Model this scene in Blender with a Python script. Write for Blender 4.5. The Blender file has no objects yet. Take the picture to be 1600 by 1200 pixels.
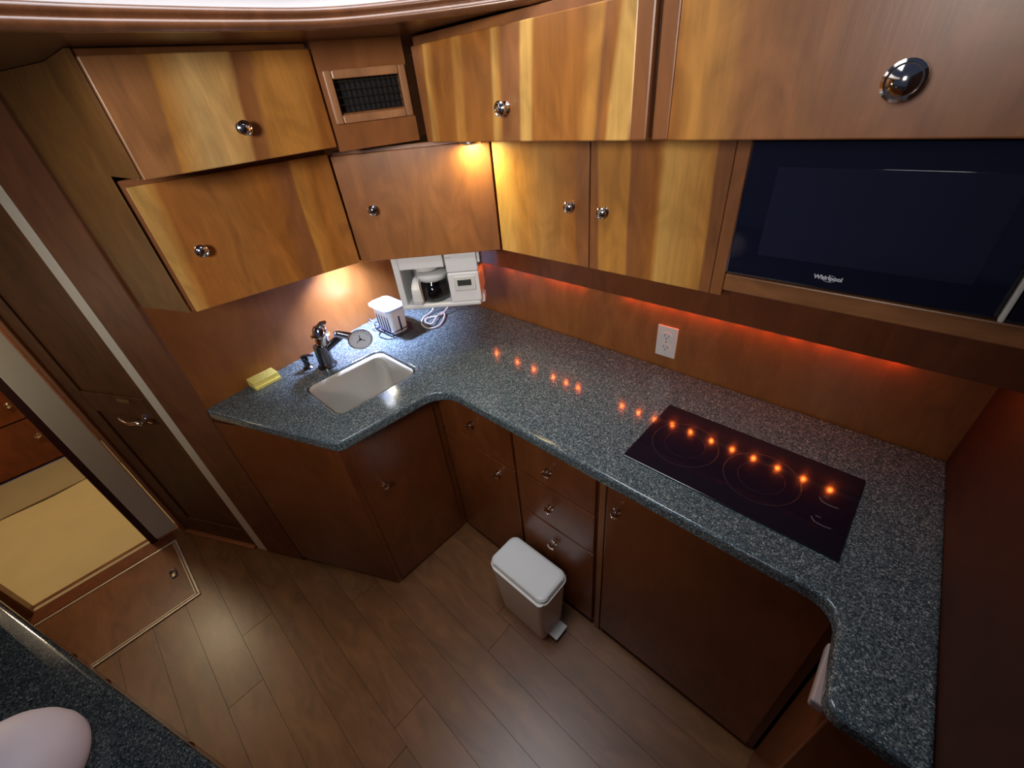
import bpy, bmesh, math, random
from mathutils import Vector, Matrix
random.seed(7)
S = bpy.context.scene
COL = S.collection
# ------------------------------------------------------------------ camera, world, lights, exposure
cam_d = bpy.data.cameras.new('camera')
cam = bpy.data.objects.new('camera', cam_d); COL.objects.link(cam)
cam_d.sensor_width = 36.0; cam_d.lens = 36.0*656.95/1600.0
cam_d.clip_start = 0.01
cam.matrix_world = Matrix(((0.72908, -0.33871, 0.59475, 0.0),
                           (0.67815, 0.47497, -0.56082, 0.0),
                           (-0.09254, 0.81220, 0.57599, 1.73),
                           (0, 0, 0, 1)))
S.camera = cam
S.view_settings.view_transform = 'Standard'
S.view_settings.look = 'None'
S.view_settings.exposure = 0.0
S.view_settings.gamma = 1.0
S.view_settings.use_curve_mapping = False

W = bpy.data.worlds.new('world'); S.world = W; W.use_nodes = True
W.node_tree.nodes['Background'].inputs[0].default_value = (0.22, 0.28, 0.52, 1)
W.node_tree.nodes['Background'].inputs[1].default_value = 0.13

def area(name, loc, target, size, power, color, size_y=None, spread=math.pi):
    l = bpy.data.lights.new(name, 'AREA'); l.energy = power; l.color = color; l.size = size
    l.spread = spread
    if size_y: l.shape = 'RECTANGLE'; l.size_y = size_y
    o = bpy.data.objects.new(name, l); COL.objects.link(o); o.location = loc
    o.rotation_euler = (Vector(target)-Vector(loc)).to_track_quat('-Z', 'Y').to_euler()
    return o
def point(name, loc, power, color, r=0.02):
    l = bpy.data.lights.new(name, 'POINT'); l.energy = power; l.color = color; l.shadow_soft_size = r
    o = bpy.data.objects.new(name, l); COL.objects.link(o); o.location = loc; return o
# saloon lights beyond and above the galley opening
area('saloon_lamp', (-0.10, -0.95, 1.97), (-1.00, 0.60, 1.72), 0.35, 5.6, (1.0, 0.93, 0.88), spread=math.radians(84))
area('saloon_skylight', (-0.70, 0.42, 2.42), (-0.78, 0.45, 0.0), 0.6, 4.9, (0.90, 0.93, 1.0), spread=math.radians(105))
# cabin lamp beyond the doorway, and an unseen fill added before it
point('cabin_lamp_bulb', (-2.95, -0.62, 1.55), 19, (1.0, 0.80, 0.50), 0.08)
point('doorway_fill', (-1.95, -0.75, 1.20), 2.6, (1.0, 0.80, 0.52), 0.05)  # added fill without a fixture, lifts the pale door trims

# ------------------------------------------------------------------ material helpers
def mat(name):
    m = bpy.data.materials.new(name); m.use_nodes = True
    nt = m.node_tree; b = nt.nodes['Principled BSDF']
    return m, nt, b
def N(nt, t, **kw):
    n = nt.nodes.new(t)
    for k, v in kw.items(): setattr(n, k, v)
    return n
def plain(name, col, rough=0.4, metal=0.0, noise=0.06, scale=30.0, bump=0.0, coat=0.0, trans=0.0, spec=0.5):
    m, nt, b = mat(name)
    tc = N(nt, 'ShaderNodeTexCoord'); nz = N(nt, 'ShaderNodeTexNoise')
    nz.inputs['Scale'].default_value = scale; nz.inputs['Detail'].default_value = 4
    nt.links.new(tc.outputs['Object'], nz.inputs['Vector'])
    r = N(nt, 'ShaderNodeMapRange'); r.inputs[3].default_value = 1-noise; r.inputs[4].default_value = 1+noise
    nt.links.new(nz.outputs[0], r.inputs[0])
    mx = N(nt, 'ShaderNodeVectorMath', operation='SCALE'); mx.inputs[0].default_value = col
    nt.links.new(r.outputs[0], mx.inputs['Scale'])
    nt.links.new(mx.outputs[0], b.inputs['Base Color'])
    b.inputs['Roughness'].default_value = rough; b.inputs['Metallic'].default_value = metal
    b.inputs['Coat Weight'].default_value = coat; b.inputs['Transmission Weight'].default_value = trans
    b.inputs['Specular IOR Level'].default_value = spec
    if bump:
        bp = N(nt, 'ShaderNodeBump'); bp.inputs['Strength'].default_value = bump; bp.inputs['Distance'].default_value = 0.01
        nt.links.new(nz.outputs[0], bp.inputs['Height']); nt.links.new(bp.outputs[0], b.inputs['Normal'])
    return m
PAL = dict(L=(0.66, 0.37, 0.095), T=(0.52, 0.232, 0.047), M=(0.37, 0.135, 0.025), R=(0.28, 0.105, 0.034),
           D=(0.17, 0.050, 0.016), B=(0.19, 0.055, 0.015), K=(0.115, 0.036, 0.012))
def wood(name, bands, width=1.0, rough=0.34, slant=0.0, wob=0.10, grain=0.14, axis='X', scale_z=1.0, coat=0.15, seed=0.0, hue=(1, 1, 1)):
    """varnished cherry veneer: colour bands across the sheet (axis), grain running the other way"""
    m, nt, b = mat(name)
    tc = N(nt, 'ShaderNodeTexCoord'); sp = N(nt, 'ShaderNodeSeparateXYZ'); nt.links.new(tc.outputs['Object'], sp.inputs[0])
    mp = N(nt, 'ShaderNodeMapping'); nt.links.new(tc.outputs['Object'], mp.inputs[0])
    mp.inputs['Location'].default_value = (seed, seed*0.37, seed*1.7)
    mp.inputs['Scale'].default_value = (9, 9, 2.2) if axis == 'X' else (2.2, 9, 9)
    nz = N(nt, 'ShaderNodeTexNoise'); nz.inputs['Scale'].default_value = 1.0; nz.inputs['Detail'].default_value = 3
    nt.links.new(mp.outputs[0], nz.inputs['Vector'])
    u = sp.outputs['X'] if axis == 'X' else sp.outputs['Z' if axis == 'Z' else 'Y']
    a = N(nt, 'ShaderNodeMath', operation='MULTIPLY_ADD'); a.inputs[1].default_value = 1.0/width
    nt.links.new(u, a.inputs[0])
    s = N(nt, 'ShaderNodeMath', operation='MULTIPLY_ADD'); s.inputs[1].default_value = slant; s.inputs[2].default_value = 0.0
    nt.links.new(sp.outputs['Z'], s.inputs[0]); nt.links.new(s.outputs[0], a.inputs[2])
    w = N(nt, 'ShaderNodeMath', operation='MULTIPLY_ADD'); w.inputs[1].default_value = wob; w.inputs[2].default_value = -wob*0.5
    nt.links.new(nz.outputs[0], w.inputs[0])
    ad = N(nt, 'ShaderNodeMath', operation='ADD'); nt.links.new(a.outputs[0], ad.inputs[0]); nt.links.new(w.outputs[0], ad.inputs[1])
    rp = N(nt, 'ShaderNodeValToRGB'); cr = rp.color_ramp
    els = []
    for i, (p, c) in enumerate(bands):
        c = PAL[c] if isinstance(c, str) else c
        e = cr.elements[i] if i < 2 else cr.elements.new(min(1, max(0, p)))
        e.position = min(1, max(0, p)); e.color = (c[0]*hue[0], c[1]*hue[1], c[2]*hue[2], 1)
    nt.links.new(ad.outputs[0], rp.inputs[0])
    # fine grain
    mp2 = N(nt, 'ShaderNodeMapping'); nt.links.new(tc.outputs['Object'], mp2.inputs[0])
    mp2.inputs['Location'].default_value = (seed*3, seed, seed)
    mp2.inputs['Scale'].default_value = (150, 150, 7) if axis == 'X' else (7, 150, 150)
    n2 = N(nt, 'ShaderNodeTexNoise'); n2.inputs['Scale'].default_value = 1.0; n2.inputs['Detail'].default_value = 5; n2.inputs['Roughness'].default_value = 0.6
    nt.links.new(mp2.outputs[0], n2.inputs['Vector'])
    mp3 = N(nt, 'ShaderNodeMapping'); nt.links.new(tc.outputs['Object'], mp3.inputs[0])
    mp3.inputs['Scale'].default_value = (15, 15, 6) if axis == 'X' else (6, 15, 15)
    mp3.inputs['Location'].default_value = (seed, seed*2, seed)
    n3 = N(nt, 'ShaderNodeTexNoise'); n3.inputs['Scale'].default_value = 1.0; n3.inputs['Detail'].default_value = 4; n3.inputs['Distortion'].default_value = 1.3
    nt.links.new(mp3.outputs[0], n3.inputs['Vector'])
    g = N(nt, 'ShaderNodeMapRange'); g.inputs[1].default_value = 0.3; g.inputs[2].default_value = 0.7
    g.inputs[3].default_value = 1-grain*0.55; g.inputs[4].default_value = 1+grain*0.55; nt.links.new(n2.outputs[0], g.inputs[0])
    g3 = N(nt, 'ShaderNodeMapRange'); g3.inputs[1].default_value = 0.3; g3.inputs[2].default_value = 0.7
    g3.inputs[3].default_value = 1-grain*1.6; g3.inputs[4].default_value = 1+grain*1.6; nt.links.new(n3.outputs[0], g3.inputs[0])
    mu = N(nt, 'ShaderNodeMath', operation='MULTIPLY'); nt.links.new(g.outputs[0], mu.inputs[0]); nt.links.new(g3.outputs[0], mu.inputs[1])
    vm = N(nt, 'ShaderNodeVectorMath', operation='SCALE'); nt.links.new(rp.outputs[0], vm.inputs[0]); nt.links.new(mu.outputs[0], vm.inputs['Scale'])
    nt.links.new(vm.outputs[0], b.inputs['Base Color'])
    b.inputs['Roughness'].default_value = rough; b.inputs['Coat Weight'].default_value = coat; b.inputs['Coat Roughness'].default_value = 0.25
    bp = N(nt, 'ShaderNodeBump'); bp.inputs['Strength'].default_value = 0.06; bp.inputs['Distance'].default_value = 0.002
    nt.links.new(n2.outputs[0], bp.inputs['Height']); nt.links.new(bp.outputs[0], b.inputs['Normal'])
    return m
def emit(name, col, s):
    m, nt, b = mat(name)
    b.inputs['Base Color'].default_value = (*col, 1); b.inputs['Emission Color'].default_value = (*col, 1); b.inputs['Emission Strength'].default_value = s
    return m
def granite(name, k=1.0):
    m, nt, b = mat(name)
    tc = N(nt, 'ShaderNodeTexCoord')
    v = N(nt, 'ShaderNodeTexVoronoi'); v.inputs['Scale'].default_value = 400; nt.links.new(tc.outputs['Object'], v.inputs['Vector'])
    v2 = N(nt, 'ShaderNodeTexVoronoi'); v2.inputs['Scale'].default_value = 700; nt.links.new(tc.outputs['Object'], v2.inputs['Vector'])
    def ramp(inp, stops):
        r = N(nt, 'ShaderNodeValToRGB')
        for i, (p, c) in enumerate(stops):
            e = r.color_ramp.elements[i] if i < 2 else r.color_ramp.elements.new(p)
            e.position = p; e.color = (*c, 1)
        nt.links.new(inp, r.inputs[0]); return r.outputs[0]
    s1 = N(nt, 'ShaderNodeSeparateColor'); nt.links.new(v.outputs['Color'], s1.inputs[0])
    s2 = N(nt, 'ShaderNodeSeparateColor'); nt.links.new(v2.outputs['Color'], s2.inputs[0])
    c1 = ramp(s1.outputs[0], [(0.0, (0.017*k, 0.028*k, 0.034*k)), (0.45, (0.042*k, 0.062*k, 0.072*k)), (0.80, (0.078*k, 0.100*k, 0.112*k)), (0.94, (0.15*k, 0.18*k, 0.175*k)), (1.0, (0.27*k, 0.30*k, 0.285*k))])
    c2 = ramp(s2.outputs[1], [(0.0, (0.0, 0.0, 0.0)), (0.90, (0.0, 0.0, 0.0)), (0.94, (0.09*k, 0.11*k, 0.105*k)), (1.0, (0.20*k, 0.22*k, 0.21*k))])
    ad = N(nt, 'ShaderNodeVectorMath', operation='ADD'); nt.links.new(c1, ad.inputs[0]); nt.links.new(c2, ad.inputs[1])
    nt.links.new(ad.outputs[0], b.inputs['Base Color'])
    rr = N(nt, 'ShaderNodeMapRange'); rr.inputs[3].default_value = 0.07; rr.inputs[4].default_value = 0.13
    nt.links.new(s1.outputs[1], rr.inputs[0]); nt.links.new(rr.outputs[0], b.inputs['Roughness'])
    bp = N(nt, 'ShaderNodeBump'); bp.inputs['Strength'].default_value = 0.035; bp.inputs['Distance'].default_value = 0.001
    nt.links.new(s1.outputs[2], bp.inputs['Height']); nt.links.new(bp.outputs[0], b.inputs['Normal'])
    return m
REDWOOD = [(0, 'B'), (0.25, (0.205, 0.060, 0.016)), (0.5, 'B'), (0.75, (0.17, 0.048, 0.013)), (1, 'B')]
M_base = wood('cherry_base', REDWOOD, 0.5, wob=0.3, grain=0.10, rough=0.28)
M_frame = wood('cherry_frame', [(0, 'R'), (0.5, (0.30, 0.115, 0.036)), (1, 'R')], 0.6, wob=0.3, grain=0.10)
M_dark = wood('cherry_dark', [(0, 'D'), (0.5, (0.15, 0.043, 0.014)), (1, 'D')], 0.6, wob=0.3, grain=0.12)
M_wall = wood('cherry_wall', [(0, (0.28, 0.098, 0.022)), (0.3, (0.31, 0.115, 0.026)), (0.6, (0.26, 0.088, 0.020)), (1, (0.29, 0.105, 0.024))], 0.8, wob=0.35, grain=0.09, rough=0.38)
M_wallback = wood('cherry_wall_back', [(0, (0.33, 0.125, 0.030)), (0.4, (0.29, 0.10, 0.026)), (0.7, (0.34, 0.13, 0.032)), (1, (0.30, 0.11, 0.028))], 1.2, wob=0.35, grain=0.12, rough=0.4)
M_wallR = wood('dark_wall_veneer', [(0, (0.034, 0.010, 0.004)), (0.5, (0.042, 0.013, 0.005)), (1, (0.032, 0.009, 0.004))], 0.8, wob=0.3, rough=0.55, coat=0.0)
M_door = wood('cherry_door', [(0, (0.135, 0.056, 0.020)), (0.5, (0.11, 0.044, 0.016)), (1, (0.14, 0.058, 0.020))], 0.5, wob=0.3, rough=0.55, coat=0.0)
M_mold = wood('cherry_molding', [(0, (0.17, 0.066, 0.028)), (0.5, (0.20, 0.080, 0.032)), (1, (0.17, 0.066, 0.028))], 2.0, axis='Z', wob=0.2, rough=0.25, coat=0.3)
M_white = plain('white_plastic', (0.80, 0.80, 0.78), 0.35, noise=0.02)
M_binwhite = plain('bin_plastic', (0.86, 0.84, 0.76), 0.42, noise=0.03)
M_lid = plain('bin_lid_plastic', (0.90, 0.90, 0.86), 0.38, noise=0.03)
M_trimlight = plain('pale_edge_trim', (0.88, 0.87, 0.76), 0.45, noise=0.05)
M_cream = plain('cream_sink', (0.90, 0.86, 0.74), 0.15, noise=0.02, coat=0.4)
M_chrome = plain('chrome', (0.80, 0.80, 0.82), 0.07, 1.0, noise=0.02)
M_steel = plain('brushed_metal', (0.66, 0.64, 0.58), 0.28, 1.0, noise=0.05)
M_nickel = plain('polished_knob', (0.80, 0.72, 0.64), 0.10, 1.0, noise=0.02)
M_dull = plain('dark_chrome', (0.16, 0.16, 0.17), 0.22, 1.0, noise=0.05)
M_black = plain('black_gloss', (0.006, 0.006, 0.012), 0.05, noise=0.02)
M_mwglass = plain('microwave_glass', (0.008, 0.009, 0.024), 0.06, noise=0.02, spec=0.8)  # blue in the base colour stands for the saloon's reflection
M_ctop = plain('cooktop_glass', (0.010, 0.008, 0.016), 0.09, noise=0.03)
M_ring = plain('cooktop_print', (0.022, 0.019, 0.024), 0.25, noise=0.02)
M_mark = plain('cooktop_mark', (0.16, 0.15, 0.15), 0.3, noise=0.02)
M_blackmat = plain('black_matte', (0.010, 0.010, 0.012), 0.6)
M_wire = plain('dark_wire', (0.02, 0.018, 0.05), 0.35, noise=0.02)
M_basket = plain('basket_plastic', (0.72, 0.71, 0.64), 0.4, noise=0.03)
M_lidblue = plain('pale_blue_lid', (0.50, 0.57, 0.68), 0.35, noise=0.02)
M_yellow = plain('yellow_sponge', (0.95, 0.84, 0.22), 0.9, noise=0.15, scale=160, bump=0.5)
M_cloth = plain('cream_cloth', (0.74, 0.60, 0.30), 0.85, noise=0.10, scale=5, bump=0.25)
M_clothshade = plain('shaded_cloth', (0.46, 0.37, 0.20), 0.85, noise=0.08, scale=6, bump=0.2)  # darker copy of the cream cloth, shade put into its colour
M_dome = plain('pale_pinkish_matte', (0.70, 0.62, 0.66), 0.55, noise=0.05, scale=14)
M_print = plain('white_print', (0.75, 0.77, 0.85), 0.4, noise=0.01)
M_screen = plain('grey_display', (0.045, 0.05, 0.045), 0.2, noise=0.02)
M_shade = plain('inner_grey_plastic', (0.55, 0.55, 0.52), 0.45, noise=0.03)
M_coffee = plain('dark_smoky_glass', (0.010, 0.009, 0.008), 0.08, noise=0.05, coat=0.3)
M_glass = plain('clear_glass', (0.93, 0.93, 0.92), 0.03, trans=1.0, noise=0.01)
M_ceilw = plain('white_headliner', (0.82, 0.82, 0.84), 0.6, noise=0.02)
M_gran = granite('speckled_green_stone', 1.45)  # brighter copy of the stone, counter light put into its colour
M_granshade = granite('speckled_green_stone_shaded', 0.5)  # same stone darkened, shade on the near counter put into its colour
M_plank = [wood('teak_plank_%s' % w, [(0, c), (0.5, (c[0]*1.12, c[1]*1.12, c[2]*1.12)), (1, c)], 0.12, axis='Y', wob=0.8, grain=0.13, rough=0.36, seed=i*3.1)
           for i, (w, c) in enumerate((('amber', (0.195, 0.083, 0.029)), ('brown', (0.188, 0.079, 0.027)), ('tan', (0.202, 0.087, 0.031))))]
M_seam = plain('dark_seam', (0.06, 0.028, 0.012), 0.6)
M_hatchedge = plain('pale_hatch_edge', (0.66, 0.56, 0.44), 0.35, 0.25, noise=0.05)
M_hatch = wood('hatch_wood', [(0, (0.20, 0.078, 0.028)), (0.5, (0.23, 0.090, 0.032)), (1, (0.19, 0.072, 0.026))], 0.4, axis='Y', wob=0.3)
M_lampA = emit('cool_lamp_lens', (0.86, 0.92, 1.0), 14)
M_lampB = emit('warm_lamp_lens', (1.0, 0.82, 0.45), 14)
M_led = emit('amber_led', (1.0, 0.14, 0.018), 230)
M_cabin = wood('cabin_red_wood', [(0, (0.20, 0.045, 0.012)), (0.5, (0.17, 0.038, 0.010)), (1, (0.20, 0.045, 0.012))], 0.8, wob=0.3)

# ------------------------------------------------------------------ geometry helpers
def link(name, bm, m, parent=None, loc=(0, 0, 0), smooth=False):
    me = bpy.data.meshes.new(name); bmesh.ops.recalc_face_normals(bm, faces=bm.faces); bm.to_mesh(me); bm.free()
    if smooth:
        for p in me.polygons: p.use_smooth = True
    for x in (m if isinstance(m, (list, tuple)) else [m]): me.materials.append(x)
    o = bpy.data.objects.new(name, me); COL.objects.link(o); o.location = loc
    if parent: o.parent = parent
    return o
def autosmooth(o, deg=40, flat=True):
    me = o.data; lim = math.radians(deg)
    for p in me.polygons: p.use_smooth = True
    bm = bmesh.new(); bm.from_mesh(me)
    for e in bm.edges:
        if len(e.link_faces) == 2:
            a, b = [f.calc_area() for f in e.link_faces]
            if e.calc_face_angle(0) > lim or (flat and max(a, b) > 6*min(a, b)): e.smooth = False
    bm.to_mesh(me); bm.free()
    return o
def add_box(bm, x0, x1, y0, y1, z0, z1, bevel=0.0, seg=2):
    t = bmesh.new()
    vs = [t.verts.new((x, y, z)) for x in (x0, x1) for y in (y0, y1) for z in (z0, z1)]
    for f in ((0, 1, 3, 2), (4, 6, 7, 5), (0, 4, 5, 1), (2, 3, 7, 6), (0, 2, 6, 4), (1, 5, 7, 3)): t.faces.new([vs[i] for i in f])
    bmesh.ops.recalc_face_normals(t, faces=t.faces)
    if bevel: bmesh.ops.bevel(t, geom=list(t.edges), offset=bevel, segments=seg, affect='EDGES', profile=0.5)
    merge(bm, t)
def merge(bm, t, mtx=None):
    if mtx: bmesh.ops.transform(t, matrix=mtx, verts=t.verts)
    me = bpy.data.meshes.new('tmp'); t.to_mesh(me); t.free(); bm.from_mesh(me); bpy.data.meshes.remove(me)
def box(name, m, x0, x1, y0, y1, z0, z1, parent=None, bevel=0.0, seg=2):
    """box part with its own origin at its low corner"""
    bm = bmesh.new(); add_box(bm, 0, x1-x0, 0, y1-y0, 0, z1-z0, bevel, seg)
    o = link(name, bm, m, parent, (x0, y0, z0))
    if bevel: autosmooth(o, 40, True)
    return o
def lathe(bm, prof, seg=32, mtx=None):
    t = bmesh.new(); rings = []
    for r, z in prof:
        if r < 1e-6: rings.append([t.verts.new((0, 0, z))])
        else: rings.append([t.verts.new((r*math.cos(2*math.pi*i/seg), r*math.sin(2*math.pi*i/seg), z)) for i in range(seg)])
    for a, b in zip(rings, rings[1:]):
        for i in range(seg):
            j = (i+1) % seg
            if len(a) == 1: t.faces.new((a[0], b[i], b[j]))
            elif len(b) == 1: t.faces.new((a[i], a[j], b[0]))
            else: t.faces.new((a[i], a[j], b[j], b[i]))
    merge(bm, t, mtx)
def tube(bm, pts, r, seg=10, closed=False):
    pts = [Vector(p) for p in pts]; n = len(pts); rings = []
    up = Vector((0, 0, 1))
    for i, p in enumerate(pts):
        a = pts[(i-1) % n] if (closed or i > 0) else p; b = pts[(i+1) % n] if (closed or i < n-1) else p
        d = (b-a).normalized()
        s = d.cross(up)
        if s.length < 1e-3: s = d.cross(Vector((1, 0, 0)))
        s.normalize(); q = s.cross(d)
        rr = r[i] if isinstance(r, (list, tuple)) else r
        rings.append([bm.verts.new(p+rr*(math.cos(2*math.pi*k/seg)*s+math.sin(2*math.pi*k/seg)*q)) for k in range(seg)])
    for i in range(n if closed else n-1):
        A, B = rings[i], rings[(i+1) % n]
        for k in range(seg): bm.faces.new((A[k], A[(k+1) % seg], B[(k+1) % seg], B[k]))
    if not closed:
        bm.faces.new(rings[0]); bm.faces.new(rings[-1])
def catmull(pts, k=8, closed=False):
    P = [Vector(p) for p in pts]; n = len(P); out = []
    for i in range(n if closed else n-1):
        g = lambda j: P[j % n] if closed else P[max(0, min(n-1, j))]
        p0, p1, p2, p3 = g(i-1), g(i), g(i+1), g(i+2)
        for s in range(k):
            t = s/k
            out.append(0.5*((2*p1)+(p2-p0)*t+(2*p0-5*p1+4*p2-p3)*t*t+(3*p1-p0-3*p2+p3)*t**3))
    if not closed: out.append(P[-1])
    return out
def rrect(cx, cy, w, d, r, n=6):
    pts = []
    for sx, sy, a0 in ((1, 1, 0), (-1, 1, 90), (-1, -1, 180), (1, -1, 270)):
        for i in range(n+1):
            a = math.radians(a0+90*i/n)
            pts.append((cx+sx*(w/2-r)+r*math.cos(a), cy+sy*(d/2-r)+r*math.sin(a)))
    return pts
def loft(bm, loops, cap0=True, cap1=True):
    L = [[bm.verts.new(p) for p in lp] for lp in loops]; n = len(L[0])
    for a, b in zip(L, L[1:]):
        for i in range(n): bm.faces.new((a[i], a[(i+1) % n], b[(i+1) % n], b[i]))
    if cap0: bm.faces.new(L[0])
    if cap1: bm.faces.new(L[-1])
def prism(bm, poly, z0, z1):
    loft(bm, [[(x, y, z0) for x, y in poly], [(x, y, z1) for x, y in poly]])
def frame(a, b, z=0.0):
    """matrix whose x runs left to right along a face seen from the room, y goes into the wall, z up"""
    d = Vector((b[0]-a[0], b[1]-a[1], 0)).normalized()
    y = Vector((0, 0, 1)).cross(d)
    return Matrix(((d.x, y.x, 0, a[0]), (d.y, y.y, 0, a[1]), (0, 0, 1, z), (0, 0, 0, 1)))
def thing(name, label, cat, loc=(0, 0, 0), mtx=None, group=None):
    o = bpy.data.objects.new(name, None); COL.objects.link(o); o.empty_display_size = 0.05
    if mtx is not None: o.matrix_world = mtx
    else: o.location = loc
    return tag(o, label, cat, group)
def tag(o, label, cat, group=None):
    o['label'] = label; o['category'] = cat
    if group: o['group'] = group
    return o
def struct(o):
    o['kind'] = 'structure'; return o
def length(a, b): return math.hypot(b[0]-a[0], b[1]-a[1])

KNOB = None
def knob(parent, x, y, z, r=0.0135):
    """round polished knob on a flared foot, axis pointing out of the face (-y)"""
    bm = bmesh.new(); k = r/0.0135
    prof = [(0.0, 0.0), (0.0115, 0.0), (0.0115, 0.002), (0.006, 0.004), (0.0055, 0.011), (0.0095, 0.014), (0.0135, 0.018), (0.0135, 0.021), (0.0115, 0.0225), (0.0105, 0.0215), (0.006, 0.0245), (0.0, 0.0255)]
    lathe(bm, [(a*k, c*k) for a, c in prof], 24, Matrix.Rotation(math.radians(90), 4, 'X'))
    return autosmooth(link('knob', bm, M_nickel, parent, (x, y, z)), 50)
def door(parent, x0, x1, z0, z1, m, thick=0.018, y=0.0, name='door', kn=None, kr=0.0135):
    d = box(name, m, x0, x1, y-thick, y, z0, z1, parent, 0.0025, 2)
    if kn: knob(d, kn[0]-x0, 0.0, kn[1]-z0, kr)
    return d

# ------------------------------------------------------------------ SETTING
D1 = Vector((-1.165, 0.289)); DD = Vector((-1.188, -0.608)).normalized()      # diagonal bulkhead line, running left
def dpt(s): return (D1.x+DD.x*s, D1.y+DD.y*s)
# floor of planks
floor = struct(bpy.data.objects.new('floor', None)); COL.objects.link(floor)
sub = box('subfloor', M_seam, -2.40, 0.50, -1.40, 1.30, -0.04, -0.006, floor)
pw = 0.125; y = -1.40; row = 0; shared = {}
while y < 0.80:
    xs = [-2.40, -2.40+0.55+0.37*((row*5) % 4), 0.50] if row % 2 else [-2.40, -2.40+1.15+0.29*((row*3) % 4), 0.50]
    for x0, x1 in zip(xs, xs[1:]):
        box('plank', M_plank[(row*2+int(x0*7)) % 3], x0, x1-0.0012, y, y+pw-0.0007, -0.006, 0.0, floor, 0.0003, 1)
    y += pw; row += 1
# walls
def wall(name, a, b, z0, z1, m, thick=0.03):
    bm = bmesh.new(); add_box(bm, 0, length(a, b), 0, thick, 0, z1-z0)
    o = link(name, bm, m); o.matrix_world = frame(a, b, z0); return struct(o)
wl = wall('wall_left', (-1.622, 0.052), (-1.80, 1.20), 0.0, 1.90, M_wall)
wb = wall('wall_back', (-1.80, 1.178), (0.24, 1.178), 0.0, 1.90, M_wallback)
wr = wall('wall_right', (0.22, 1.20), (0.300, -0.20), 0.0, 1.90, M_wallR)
# diagonal bulkhead left of the galley: wood jamb band, pale edge trims, closed door, white strip
SJ0, SJ1 = 0.535, 0.725         # along the diagonal: jamb band
def dwall(name, s0, s1, z0, z1, m, y0=0.0, thick=0.04, bevel=0.0):
    a, b = dpt(s1), dpt(s0)
    bm = bmesh.new(); add_box(bm, 0, s1-s0, y0, y0+thick, 0, z1-z0, bevel)
    o = link(name, bm, m); o.matrix_world = frame(a, b, z0); return struct(o)
tb = dwall('trim_1', 0.512, 0.722, 0.0, 1.90, wood('jamb_band_wood', [(0, (0.20, 0.075, 0.030)), (0.5, (0.18, 0.066, 0.026)), (1, (0.20, 0.075, 0.030))], 0.4, wob=0.3, rough=0.55, coat=0.0), -0.006, 0.046, 0.004)
te = dwall('trim_2', 0.724, 0.782, 0.0, 1.90, M_trimlight, -0.004, 0.04, 0.005)
dr = dwall('door_1', 0.784, 1.262, 0.012, 1.90, M_door, 0.016, 0.03, 0.002)
L1 = 1.262-0.784
# door stiles and rails standing proud of the panel
for x0, x1, z0, z1 in ((0.0, 0.085, 0.0, 1.88), (L1-0.05, L1, 0.0, 1.88), (0.085, L1-0.05, 0.0, 0.11), (0.085, L1-0.05, 0.80, 0.90)):
    box('door_frame_board', M_door, x0, x1, 0.008, 0.017, z0, z1, dr, 0.003)
bm = bmesh.new(); lathe(bm, [(0, 0), (0.024, 0), (0.024, 0.004), (0.018, 0.008), (0.010, 0.010), (0.009, 0.034), (0.0, 0.036)], 24, Matrix.Rotation(math.radians(90), 4, 'X'))
tube(bm, catmull([(0, -0.030, 0), (-0.02, -0.034, 0.002), (-0.06, -0.036, -0.004), (-0.10, -0.032, 0.004), (-0.112, -0.028, 0.010)], 5), [0.008]*5+[0.0075]*5+[0.0065]*5+[0.005]*5+[0.004], 10)
autosmooth(link('lever_handle', bm, M_chrome, dr, (L1-0.10, 0.008, 0.80)))
box('tan_bar', plain('tan_bar_metal', (0.42, 0.26, 0.13), 0.4, 0.6), L1-0.20, L1-0.13, 0.004, 0.010, 0.872, 0.886, dr, 0.002)  # small tan bar set on the door beside the lever
th = dwall('trim_3', 0.80, 1.255, 0.0, 0.012, plain('copper_threshold', (0.55, 0.22, 0.09), 0.35, 0.5), -0.012, 0.02, 0.003)
tf = dwall('trim_4', 1.263, 1.300, 0.0, 1.90, M_frame, -0.002, 0.04, 0.003)
def ywall(name, y0, y1, z0, z1, m, x=-2.33, thick=0.03, bevel=0.003):
    bm = bmesh.new(); add_box(bm, -thick, 0, 0, y1-y0, 0, z1-z0, bevel)
    return struct(link(name, bm, m, None, (x, y0, z0)))
ywall('trim_5', -0.403, -0.312, 0.02, 1.90, M_trimlight)
ywall('trim_6', -0.432, -0.404, 0.0, 1.90, plain('purple_brown_jamb', (0.06, 0.018, 0.016), 0.5), -2.335)
ywall('trim_7', -0.955, -0.885, 0.0, 1.90, M_frame, -2.34, 0.05)
ywall('wall_front', -1.60, -0.956, 0.0, 1.90, M_door, -2.34, 0.03)
ywall('trim_8', -0.90, -0.425, 0.0, 0.004, plain('pale_sill', (0.62, 0.50, 0.30), 0.5), -2.352, 0.02, 0.001)
ywall('trim_9', -0.90, -0.34, 0.0, 0.003, M_dark, -2.272, 0.079, 0.001)

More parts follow.
